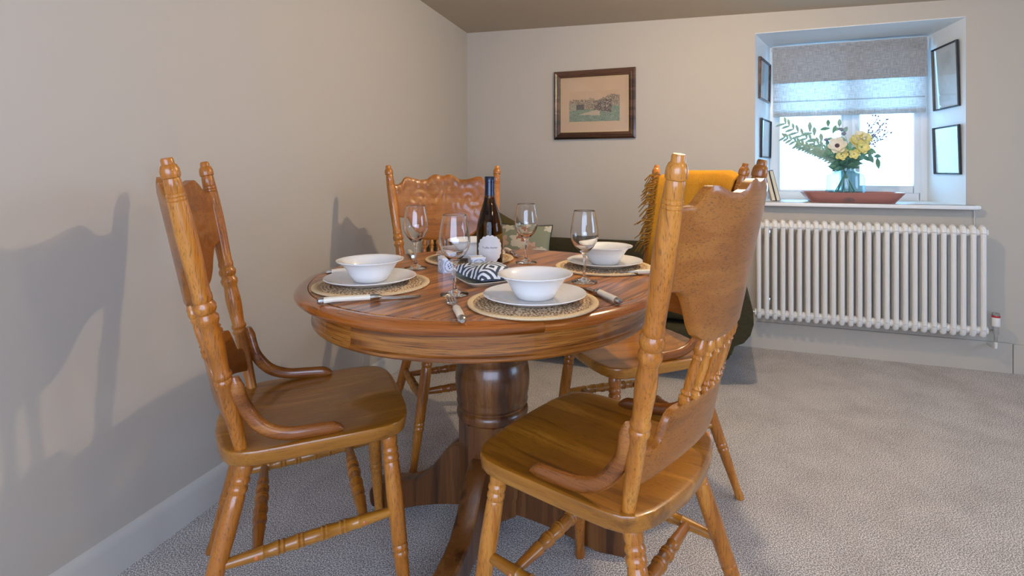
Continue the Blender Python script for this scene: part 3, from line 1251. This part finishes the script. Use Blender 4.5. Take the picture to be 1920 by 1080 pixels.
def relief(s, z, z1, z0):
    x = s * .235
    h = 0
    r_ = math.hypot(x, z - .985)
    an = math.atan2(z - .985, x)
    h += .003 * math.exp(-(r_ / .05) ** 2) * (.55 + .45 * math.cos(9 * an))
    for sx in (-1, 1):
        for cx_, cz_, rr_ in ((.125, .945, .05), (.155, .90, .035), (.07, .93, .03)):
            dx, dz = x - sx * cx_, z - cz_
            r2 = math.hypot(dx, dz)
            h += .0024 * math.exp(-(r2 / rr_) ** 2) * (.5 + .5 * math.cos(3 * math.atan2(dz, dx * sx) - r2 * 170))
    d = z1 - z
    if d < .04:
        h += .0018 * math.sin(PI * d / .04) * (.6 + .4 * math.cos(x * 210))
    e_ = min(1, (z - z0) / .02, d / .006, (1 - abs(s)) / .04 + .05)
    return 1.5 * h * max(0, e_)


POST = [(.0125, -.012), (.0125, 0), (.0145, .06), (.0157, .10), (.0157, .15), (.0185, .156), (.0185, .161), (.0155, .1655), (.0185, .17), (.0185, .176), (.0155, .181), (.0172, .21), (.0188, .235), (.019, .25), (.0172, .275), (.0165, .285),
        (.0205, .295), (.021, .304), (.017, .311), (.0168, .313), (.021, .320), (.0215, .329), (.017, .338), (.0185, .343), (.0188, .351), (.0172, .356), (.0176, .38), (.0192, .43), (.0196, .47), (.0186, .52), (.0176, .549),
        (.0176, .5505), (.0163, .552), (.0174, .5535), (.0174, .558), (.0161, .5595), (.0172, .561), (.0172, .566), (.0158, .5675), (.0166, .569), (.0152, .592), (.0142, .597), (.0168, .599), (.0176, .605), (.0172, .614), (.0145, .622), (.0115, .625), (.0112, .634), (.0095, .6375)]
LEG = [(.013, -.012), (.0150, .0), (.0190, .012), (.0195, .020), (.0185, .034), (.0165, .038), (.0195, .044), (.0195, .050), (.0165, .055), (.0195, .061), (.0195, .068), (.0168, .073), (.0185, .078), (.0192, .10), (.0198, .15), (.0190, .20), (.0182, .245),
       (.0185, .262), (.0162, .266), (.0185, .271), (.0185, .277), (.0162, .282), (.0182, .287), (.0182, .293), (.0158, .298), (.0165, .31), (.0145, .36), (.0125, .41), (.0128, .425), (.0142, .436), (.0132, .446)]
SPIN = [(.0055, 0), (.006, .008), (.0105, .016), (.0112, .022), (.007, .027), (.0105, .032), (.007, .037), (.0085, .05), (.0092, .075), (.0075, .092), (.0105, .098), (.0072, .103), (.0108, .109), (.0112, .116), (.0085, .124), (.006, .131), (.0055, .14)]


def scaled(prof, L):
    k = L / prof[-1][1]
    return [(r_, h * k) for r_, h in prof]


def stretcher_prof(L, r0=.0100, r1=.0148):
    pr = [(r0 * .9, 0), (r0, .01)]
    c = L / 2
    for o, rr_ in ((-.105, r1 * .92), (-.100, r1), (-.096, r1 * .84), (-.075, r1 * .95), (-.070, r1 * 1.1), (-.066, r1 * .86), (-.060, r1 * 1.08), (-.056, r1 * .88), (-.034, r1), (-.03, r1 * 1.14), (-.026, r1 * .9), (-.021, r1 * 1.12), (-.017, r1 * .92),
                   (.0, r1 * 1.02), (.017, r1 * .92), (.021, r1 * 1.12), (.026, r1 * .9), (.03, r1 * 1.14), (.034, r1), (.056, r1 * .88), (.060, r1 * 1.08), (.066, r1 * .86), (.070, r1 * 1.1), (.075, r1 * .95), (.096, r1 * .84), (.1, r1), (.105, r1 * .92)):
        if abs(o) < c - .02:
            pr.append((rr_, c + o))
    pr += [(r0, L - .01), (r0 * .9, L)]
    return pr


def make_chair(label):
    root = thing('dining_chair', label, 'chair', group='press back oak dining chairs')
    # seat: outline from front centre round to rear centre (v >= 0)
    half = [(.222, 0), (.221, .06), (.219, .11), (.213, .15), (.203, .18), (.186, .2), (.16, .211), (.12, .2145), (.06, .214), (0, .213), (-.07, .212), (-.12, .2095), (-.15, .203), (-.174, .187), (-.191, .155), (-.203, .11), (-.211, .06), (-.214, 0)]
    out = half + [(u, -v) for u, v in reversed(half[1:-1])]
    g = G()
    no = len(out)
    rings = []
    for k, dz, side in ((0, -.036, 0), (.90, -.036, 0), (.968, -.034, 0), (.987, -.030, 0), (1.0, -.008, 0), (1.0, -.004, 0), (.994, -.0008, 0), (.985, 0, 1), (.95, 0, 1), (.85, 0, 1), (.7, 0, 1), (.5, 0, 1), (.3, 0, 1), (.1, 0, 1), (0, 0, 1)):
        ring = []
        for u, v in out:
            x, y = u * k, v * k
            z = dz
            if side:
                rr_ = max(0, 1 - k / .93)
                dish = -.013 * min(1, rr_ * 1.9) ** 1.3
                ridge = .009 * math.exp(-(y / .035) ** 2) * max(0, min(1, (x - .02) / .15))
                fr = max(0, min(1, (x + .02) / .2))
                z += dish * (1 - .5 * fr) + ridge * min(1, rr_ * 2)
            ring.append((x, y, CZ + z))
        rings.append(ring)
    g.grid(lambda i, j: rings[j][i], no, len(rings), closed_u=True)
    g.obj('seat', oak_x, root, ang=40)
    for sd in (1, -1):
        p0 = back_pt(sd, CZ - .002, 0)
        p1 = back_pt(sd, CH, 0)
        G().lathe(scaled(POST, (p1 - p0).length), 20, p0, p1).obj('post', oak_z, root)
    g = G()
    board(g, lambda s: interp(CT, s), lambda s: interp(CB, s), .058, .021, 97, 34, .965, relief)
    g.obj('crest', oak_y, root, ang=45)
    g = G()
    board(g, lambda s: interp(RT, s), lambda s: interp(RB, s), .046, .019, 61, 8, .965)
    g.obj('lower_rail', oak_y, root, ang=45)
    for k in range(-3, 4):
        s0, s1 = k * .172, k * .146
        p0 = back_pt(s0, .638, .046)
        p1 = back_pt(s1, .778, .058)
        G().lathe(scaled(SPIN, (p1 - p0).length), 10, p0, p1).obj('spindle', oak_z, root)
    legs = {}
    for sd in (1, -1):
        for nm, tp, fo_ in (('f', (.166, .157), (.201, .222)), ('r', (-.140, .1455), (-.255, .241))):
            p0 = Vector((tp[0], sd * tp[1], CZ - .036))
            p1 = Vector((fo_[0], sd * fo_[1], .0))
            legs[nm, sd] = (p0, p1)
            L = (p1 - p0).length
            lp = scaled(LEG, L)
            lp = [(r_, h) for r_, h in lp]
            G().lathe(lp, 18, p0, p1).obj('leg', oak_z, root)

    def at(nm, sd, z):
        p0, p1 = legs[nm, sd]
        return p0 + (p1 - p0) * ((p0.z - z) / (p0.z - p1.z))
    sides = {}  # low side rails carry the two cross rails
    for sd in (1, -1):
        a, b = at('r', sd, .232), at('f', sd, .250)
        sides[sd] = (a, b)
        so = G().lathe(stretcher_prof((b - a).length), 14, a, b).obj('side_stretcher', oak_x, root)
        for f_ in (.2, .8):
            p = a + (b - a) * f_
            G().lathe([(.0055, 0), (.0055, .0125), (.003, .0145)], 8, p, p + Vector((0, sd, 0))).obj('dowel_plug', plug_m, so)
    for f_ in (.2, .8):
        a = sides[1][0] + (sides[1][1] - sides[1][0]) * f_
        b = sides[-1][0] + (sides[-1][1] - sides[-1][0]) * f_
        G().lathe(stretcher_prof((b - a).length), 14, a, b).obj('cross_stretcher', oak_y, root)
    for sd in (1, -1):
        p = back_pt(sd, .628, 0)
        pth = smooth_path([(p.x + .021, p.y + sd * .001, .632), (p.x + .027, p.y + sd * .001, .60), (p.x + .043, sd * .186, .552), (p.x + .075, sd * .19, .510), (p.x + .12, sd * .192, .489), (p.x + .17, sd * .191, .4835), (p.x + .215, sd * .188, .480), (p.x + .24, sd * .186, .474)], 4)
        m_ = len(pth)
        rad = []
        for i in range(m_):
            t = i / (m_ - 1)
            k = min(1, .45 + t * 5) * min(1, .25 + (1 - t) * 6)
            rad.append((.0115 * (.6 + .4 * k), .0150 * k))
        G().tube(pth, rad, 12).obj('arm_brace', arm_m, root)
    return root


chA = make_chair('oak dining chair nearest the camera, its plain back turned towards us')
chA.location = (.1538, 1.1664, 0)
chA.rotation_euler = (0, 0, 2.4955)
copy_tree(chA, (-.5765, 1.3678, 0), .4342, 'oak dining chair on the left casting its shadow on the long wall')
copy_tree(chA, (-.3012, 2.1291, 0), -1.1775, 'oak dining chair on the far side behind the wine bottle, carved crest facing us')
chD = copy_tree(chA, (.3473, 1.8523, 0), -2.7656, 'oak dining chair with a mustard throw over its back')

# throw draped over the crest of the far right chair
tw = thing('throw_blanket', 'mustard yellow woollen throw hung over the far right chair back', 'blanket', chD.location, -2.7656)
g = G()


def throw_pt(i, j, ns=33):
    s = -.9 + 1.78 * i / (ns - 1)
    # j runs from the rear hem over the crest to the front hem
    prof = [(-.030, .74), (-.028, .82), (-.025, .92), (-.023, 1.02), (-.020, 1.058), (-.010, 1.072), (.006, 1.072), (.018, 1.058), (.023, 1.02), (.027, .94), (.030, .86), (.033, .79), (.036, .70)]
    o, z = prof[j]
    sag = .022 * max(0, abs(s) - .55) / .4 * (z > 1.0)
    wav = .004 * math.sin(i * .9 + j * .4)
    return back_pt(s, z - sag, .058, o * 1.05 + wav)


g.grid(lambda i, j: throw_pt(i, j), 33, 13)
to = g.obj('throw_cloth', mustard, tw, ang=70, recalc=False)
sm = to.modifiers.new('thickness', 'SOLIDIFY')
sm.thickness = .006
sm.offset = 0
g = G()
rt = random.Random(4)
for k in range(60):
    z = .78 + .29 * k / 59
    sgn = -1
    p = back_pt(-.84, z, .058, .036 + rt.uniform(-.008, .012))
    L = rt.uniform(.045, .075)
    d = Vector((rt.uniform(.0, .35), -1, rt.uniform(-.9, -.1))).normalized()
    g.tube([p, p + d * L * .5 + Vector((.012, 0, .003)), p + d * L + Vector((.014, 0, -.012))], [.0024, .0024, .0018], 5)
tag(g.obj('fringe', fringe_m, tw), kind='stuff')

# ------------------------------------------------------------------ place settings
TS = TZ + .0003


def placemat(label, loc):
    r = thing('placemat', label, 'placemat', loc, random.uniform(0, 6), 'round woven placemats')
    pr = [(0, .0), (.142, .0)]
    top = []
    nr = 15
    for k in range(nr):
        r0, r1 = .142 * (nr - k) / nr, .142 * (nr - k - 1) / nr
        top += [(r0 - .0008, .0035), (r0 - .0025, .0052), ((r0 + r1) / 2, .0058), (r1 + .0025, .0052)]
    G().lathe(pr + top + [(0, .005)], 60).obj('woven_coils', weave_m, r)
    G().lathe([(.140, .001), (.144, .0), (.151, .0005), (.154, .003), (.1535, .006), (.149, .0075), (.143, .007), (.140, .005)], 72, caps=False).obj('rim_coil', mat_rim_m, r)
    return r


PLATE = [(0, 0), (.07, 0), (.073, .001), (.078, .004), (.1, .010), (.118, .0165), (.1215, .0185), (.1205, .020), (.117, .0195), (.099, .0135), (.08, .0085), (.072, .0065), (0, .006)]
BOWL = [(0, 0), (.040, 0), (.043, .002), (.047, .006), (.056, .020), (.063, .034), (.0715, .046), (.082, .0535), (.0885, .056), (.0888, .0585), (.0865, .0588), (.08, .0566), (.069, .049), (.0605, .036), (.0535, .022), (.044, .009), (.035, .0065), (0, .006)]


def knife(label, p0, p1):
    """p0 handle end, p1 blade tip (xy)"""
    p0, p1 = Vector((p0[0], p0[1], 0)), Vector((p1[0], p1[1], 0))
    d = p1 - p0
    L = d.length
    r = thing('table_knife', label, 'knife', (p0.x, p0.y, TS), math.atan2(d.y, d.x), 'ivory handled knives')
    h = L * .5
    ph = smooth_path([(.012, 0, .0085), (h * .35, 0, .0095), (h * .7, 0, .009), (h, 0, .0085)], 4)
    G().tube(ph, [(.0085, .0075) if i < 3 else (.0078, .0068) for i in range(len(ph))], 10).obj('handle', ivory, r)
    G().tube([(-.002, 0, .0075), (.002, 0, .008), (.008, 0, .0085), (.013, 0, .0085)], [(.005, .004), (.0085, .0075), (.009, .0078), (.0087, .0076)], 10).obj('end_cap', steel, r)
    G().tube([(h - .002, 0, .0085), (h + .004, 0, .0085), (h + .018, 0, .008), (h + .024, 0, .0075)], [(.0085, .0072), (.009, .0078), (.0075, .0065), (.006, .004)], 10).obj('bolster', steel, r)
    g = G()
    xs = [h + .02, h + .05, h + .08, L - .03, L - .008, L]
    ws = [.006, .0085, .009, .0085, .005, .0008]
    cs = [0, -.001, -.001, 0, .003, .0045]
    vs_ = []
    for x, w, c in zip(xs, ws, cs):
        vs_ += [(x, c - w, .0055), (x, c + w, .0062), (x, c + w, .0075), (x, c - w, .0058)]
    fs_ = [(j * 4 + i, j * 4 + (i + 1) % 4, j * 4 + 4 + (i + 1) % 4, j * 4 + 4 + i) for j in range(len(xs) - 1) for i in range(4)]
    fs_ += [(3, 2, 1, 0), (20, 21, 22, 23)]
    # blade stands on its spine rest, tip touches the table
    g.add([(x, y, z - .0053 * max(0, (x - h) / (L - h))) for x, y, z in vs_], fs_)
    g.obj('blade', steel, r, ang=20)
    return r


def fork(label, p0, p1):
    p0, p1 = Vector((p0[0], p0[1], 0)), Vector((p1[0], p1[1], 0))
    d = p1 - p0
    L = d.length
    r = thing('table_fork', label, 'fork', (p0.x, p0.y, TS), math.atan2(d.y, d.x), 'ivory handled forks')
    h = L * .45
    ph = smooth_path([(.014, 0, .0082), (h * .4, 0, .0105), (h * .75, 0, .010), (h, 0, .009)], 4)
    G().tube(ph, [(.0085, .0075)] * len(ph), 10).obj('handle', ivory, r)
    G().tube([(-.003, 0, .0065), (.001, 0, .0072), (.009, 0, .0082), (.015, 0, .0084)], [(.005, .004), (.009, .0065), (.0095, .008), (.0088, .0077)], 10).obj('end_cap', steel, r)
    G().tube([(h - .002, 0, .009), (h + .006, 0, .009), (h + .02, 0, .0085), (h + .028, 0, .008)], [(.0085, .0075), (.0092, .008), (.0068, .006), (.004, .0035)], 10).obj('bolster', steel, r)
    g = G()
    nk = smooth_path([(h + .024, 0, .008), (h + .05, 0, .0065), (L - .062, 0, .003), (L - .052, 0, .0024)], 3)
    g.tube(nk, [(.0032 + .0012 * i / len(nk), .0024) for i in range(len(nk))], 8)
    g.tube([(L - .058, 0, .003), (L - .052, 0, .0026), (L - .044, 0, .003), (L - .038, 0, .0042)], [(.004, .0012), (.0095, .0012), (.0115, .0012), (.0118, .0012)], 10)
    for k in range(4):
        y = -.0092 + .0184 * k / 3
        tp = smooth_path([(L - .042, y, .0038), (L - .028, y, .0058), (L - .012, y * 1.02, .0066), (L, y * 1.02, .0058)], 3)
        g.tube(tp, [(.0021, .0011)] * (len(tp) - 1) + [(.0008, .0006)], 6)
    g.obj('tines', steel, r)
    return r


SET = {'near': (-.003, 1.238), 'left': (-.442, 1.434), 'right': (.2225, 1.70), 'far': (-.228, 1.858)}
WHERE = {'near': 'at the place nearest the camera', 'left': 'at the place before the left chair', 'right': 'before the chair with the throw', 'far': 'on the far side behind the bottle'}
pl0 = bw0 = None
for key, (x, y) in SET.items():
    placemat('round woven jute placemat with pale rim ' + WHERE[key], (x, y, TS))
    if pl0 is None:
        g = G().lathe(PLATE, 64)
        pl0 = g.obj('dinner_plate', ceramic, ang=40)
        tag(pl0, 'white dinner plate ' + WHERE[key], 'plate', 'white dinner plates')
        g = G().lathe(BOWL, 64)
        bw0 = g.obj('soup_bowl', ceramic, ang=40)
        tag(bw0, 'white flared bowl ' + WHERE[key], 'bowl', 'white flared bowls')
        p, b = pl0, bw0
    else:
        p = copy_tree(pl0, label='white dinner plate ' + WHERE[key])
        b = copy_tree(bw0, label='white flared bowl ' + WHERE[key])
    dx = .004 if key != 'left' else -.004
    p.location = (x + dx, y, TS + .0062)
    b.location = (x + dx * 1.3, y + .002, TS + .0124)

knife('ivory handled knife beside the placemat before the left chair', (-.503, 1.222), (-.280, 1.300))
fork('ivory handled fork beyond the placemat before the left chair', (-.622, 1.575), (-.415, 1.645))
fork('ivory handled fork left of the placemat nearest the camera', (-.146, 1.066), (-.203, 1.268))
knife('ivory handled knife right of the placemat nearest the camera', (.197, 1.218), (.128, 1.412))
fork('ivory handled fork beside the placemat before the chair with the throw', (.402, 1.568), (.190, 1.582))
fork('ivory handled fork right of the far placemat by the wine bottle', (-.118, 2.055), (-.045, 1.862))
knife('ivory handled knife left of the far placemat behind a wine glass', (-.480, 2.01), (-.405, 1.80))

GLASS = [(0, 0), (.034, 0), (.036, .001), (.035, .0028), (.02, .0055), (.009, .0095), (.0048, .016), (.0038, .03), (.0036, .06), (.0042, .072), (.0075, .080), (.016, .088), (.027, .100), (.0355, .115), (.0392, .128), (.0395, .138), (.0375, .158), (.0335, .18), (.0301, .197), (.0296, .1995), (.0292, .2003), (.0288, .2005), (.0284, .2003), (.0282, .1995), (.0288, .197), (.0322, .18), (.0362, .158), (.0382, .138), (.0379, .128), (.0342, .116), (.0257, .1015), (.015, .0905), (.006, .0865), (0, .0858)]
gl0 = None
for (x, y), lab in (((-.201, 1.325), 'empty wine glass standing just left of the nearest place'),
                    ((-.381, 1.69), 'empty wine glass behind the bowl of the left place'),
                    ((-.028, 1.79), 'empty wine glass right of the wine bottle'),
                    ((.140, 1.474), 'empty wine glass between the nearest bowl and the right bowl')):
    if gl0 is None:
        gl0 = G().lathe(GLASS, 48).obj('wine_glass', wine_glass_m, ang=50)
        o = tag(gl0, lab, 'glass', 'empty wine glasses')
    else:
        o = copy_tree(gl0, label=lab)
    o.location = (x, y, TS)

# ------------------------------------------------------------------ wine bottle
bt = thing('wine_bottle', 'dark wine bottle with navy foil and scalloped cream label', 'bottle', (-.146, 1.718, TS))
BP = [(0, .004), (.03, .003), (.038, .0), (.0415, .003), (.0425, .01), (.0425, .115), (.0415, .13), (.038, .15), (.032, .172), (.025, .195), (.0195, .214), (.0165, .23), (.0155, .245), (.0152, .283), (.016, .284), (.016, .291), (.0145, .292), (0, .292)]
G().lathe(BP, 48).obj('glass_body', bottle_m, bt)
G().lathe([(.0170, .232), (.0161, .246), (.0158, .274), (.0166, .275), (.0168, .292), (.0158, .2935), (0, .2938)], 32).obj('foil_capsule', navy_foil, bt)
# scalloped label wrapped on the glass, facing the camera
face = math.atan2(-1.718, .146) + .02
g = G()
R_ = .0429
rings = []
nA = 96
for k in range(7):
    ring = []
    for i in range(nA):
        an = 2 * PI * i / nA
        rr_ = k / 6 * (.0425 + (.0034 * abs(math.cos(9 * an)) - .0015) * (k == 6))
        x, z = rr_ * math.cos(an) * 1.02, rr_ * math.sin(an) * 1.02
        t = face + x / R_
        ring.append((R_ * math.cos(t), R_ * math.sin(t), .062 + z))
    rings.append(ring)
g.grid(lambda i, j: rings[j][i], nA, 7, closed_u=True)
lb = g.obj('label', label_m, bt, ang=60)


def bottle_text(txt, size, z, parent):
    cu_ = bpy.data.curves.new('label_text', 'FONT')
    cu_.body = txt
    cu_.size = size
    cu_.align_x = 'CENTER'
    tmp = bpy.data.objects.new('label_text', cu_)
    COL.objects.link(tmp)
    dg = bpy.context.evaluated_depsgraph_get()
    me = bpy.data.meshes.new_from_object(tmp.evaluated_get(dg))
    bpy.data.objects.remove(tmp)
    for v in me.vertices:
        t = face + v.co.x / R_
        rr_ = R_ + .0003
        v.co = (rr_ * math.cos(t), rr_ * math.sin(t), z + v.co.y)
    me.materials.clear()
    me.materials.append(ink)
    o = bpy.data.objects.new('label_text', me)
    COL.objects.link(o)
    o.parent = parent
    return o


bottle_text('Truffle Hunter', .0088, .064, lb)
bottle_text('- - - - - - - - -', .0045, .050, lb)


# ------------------------------------------------------------------ blue and white pots, dish, napkin
def delft(c):
    x, y, z = c
    h = .0225
    if abs(z - .045) < .003:
        return '#e6e8ee'
    u = y if abs(x) > abs(y) else x
    v = z - .0225
    r_ = math.hypot(u, v)
    if .0165 < r_ < .0195:
        return '#8f9db4'
    if r_ < .012:
        k = math.sin(u * 700 + v * 300) + math.sin(v * 800 - u * 500)
        if k > .5 and r_ < .010:
            return '#3c4f92'
    if max(abs(u), abs(v)) > .0195 and r_ > .0215:
        return '#a9b3c6'
    return '#dfe3ec'


for (x, y, rz, lab) in ((-.268, 1.622, .55, 'blue and white tile patterned pot left of the napkin'), (-.178, 1.628, .35, 'blue and white tile patterned pot half hidden behind the folded napkin')):
    pt = thing('ceramic_pot', lab, 'pot', (x, y, TS), rz, 'blue and white square pots')
    g = G()
    n_ = 26
    h = .0235
    for sx, ax in ((1, 0), (-1, 0), (1, 1), (-1, 1)):
        def fn(i, j, sx=sx, ax=ax):
            u = -h + 2 * h * i / (n_ - 1)
            z = .047 * j / (n_ - 1)
            rr_ = h - .0015 * (max(0, abs(u) - h * .8) / (h * .2)) ** 2
            return (sx * rr_, u * .97, z) if ax == 0 else (u * .97, sx * rr_, z)
        g.grid(fn, n_, n_)
    o = g.obj('painted_wall', delft_m, pt, ang=0)
    colour_faces(o, delft)
    g = G()
    g.box((0, 0, .0235), (2 * h - .004, 2 * h - .004, .046), .002)
    g.obj('pot_body', ceramic, pt, ang=30)

dish_c = (-.158, 1.492)
DROT = math.atan2(-.166, .083)
ds = thing('cream_dish', 'cream rectangular ceramic dish under the patterned napkin', 'dish', (dish_c[0], dish_c[1], TS), DROT)
g = G()
rings = []
for k, hx, hy, z in ((0, .0, .0, .001), (1, .07, .04, .001), (2, .076, .046, .0), (3, .094, .06, .011), (4, .094, .06, .0125), (5, .09, .057, .012), (6, .074, .044, .004), (7, 0, 0, .0035)):
    ring = []
    for i in range(48):
        an = 2 * PI * i / 48
        c, s = math.cos(an), math.sin(an)
        ring.append((hx * math.copysign(abs(c) ** .4, c), hy * math.copysign(abs(s) ** .4, s), z))
    rings.append(ring)
g.grid(lambda i, j: rings[j][i], 48, len(rings), closed_u=True)
g.obj('dish_body', cream_cer, ds)

npk = thing('folded_napkin', 'charcoal and white diamond patterned napkin folded on the cream dish', 'napkin', (dish_c[0] + .018, dish_c[1] + .018, TS + .012), DROT)


def nap_z(u, v):
    return .030 * (1 - abs(u) ** 3.2) ** .6 * (1 - abs(v) ** 3) ** .5 + .004 * math.sin(3 * u + 2 * v)


NU, NV_ = 150, 110
g = G()


def nap(i, j):
    u, v = 2 * i / (NU - 1) - 1, 2 * j / (NV_ - 1) - 1
    return (.088 * u, .058 * v + .012 * u, .0015 + .0045 * min(1, 6 * (1 - max(abs(u), abs(v)))) + max(0, nap_z(u * .998, v * .998)))


g.grid(nap, NU, NV_)
o = g.obj('top_fold', napkin_m, npk, ang=70, recalc=False)


def nap_col(c):
    # concentric diamonds
    px, py = .088, .088
    x = (c.x + .030) / px
    y = (c.y - .012 * c.x / .088 + .012) / py
    a, b = x + y, x - y
    a, b = abs((a + .5) % 1 - .5), abs((b + .5) % 1 - .5)
    d = max(a, b)
    return '#d8dade' if int(d * 2 * 4.5) % 2 else '#3d4550'


colour_faces(o, nap_col)
g = G()
for k, (z, sx, sy) in enumerate(((.000, .95, .94), (.004, .94, .93))):
    g.box((0, 0, z + .0018), (.176 * sx, .112 * sy, .003), .001, 1, Matrix(((1, 0, 0, 0), (.136, 1, 0, 0), (0, 0, 1, 0), (0, 0, 0, 1))))
o = g.obj('under_folds', plain('napkin_edge', '#5a6272', .9), npk, ang=0)
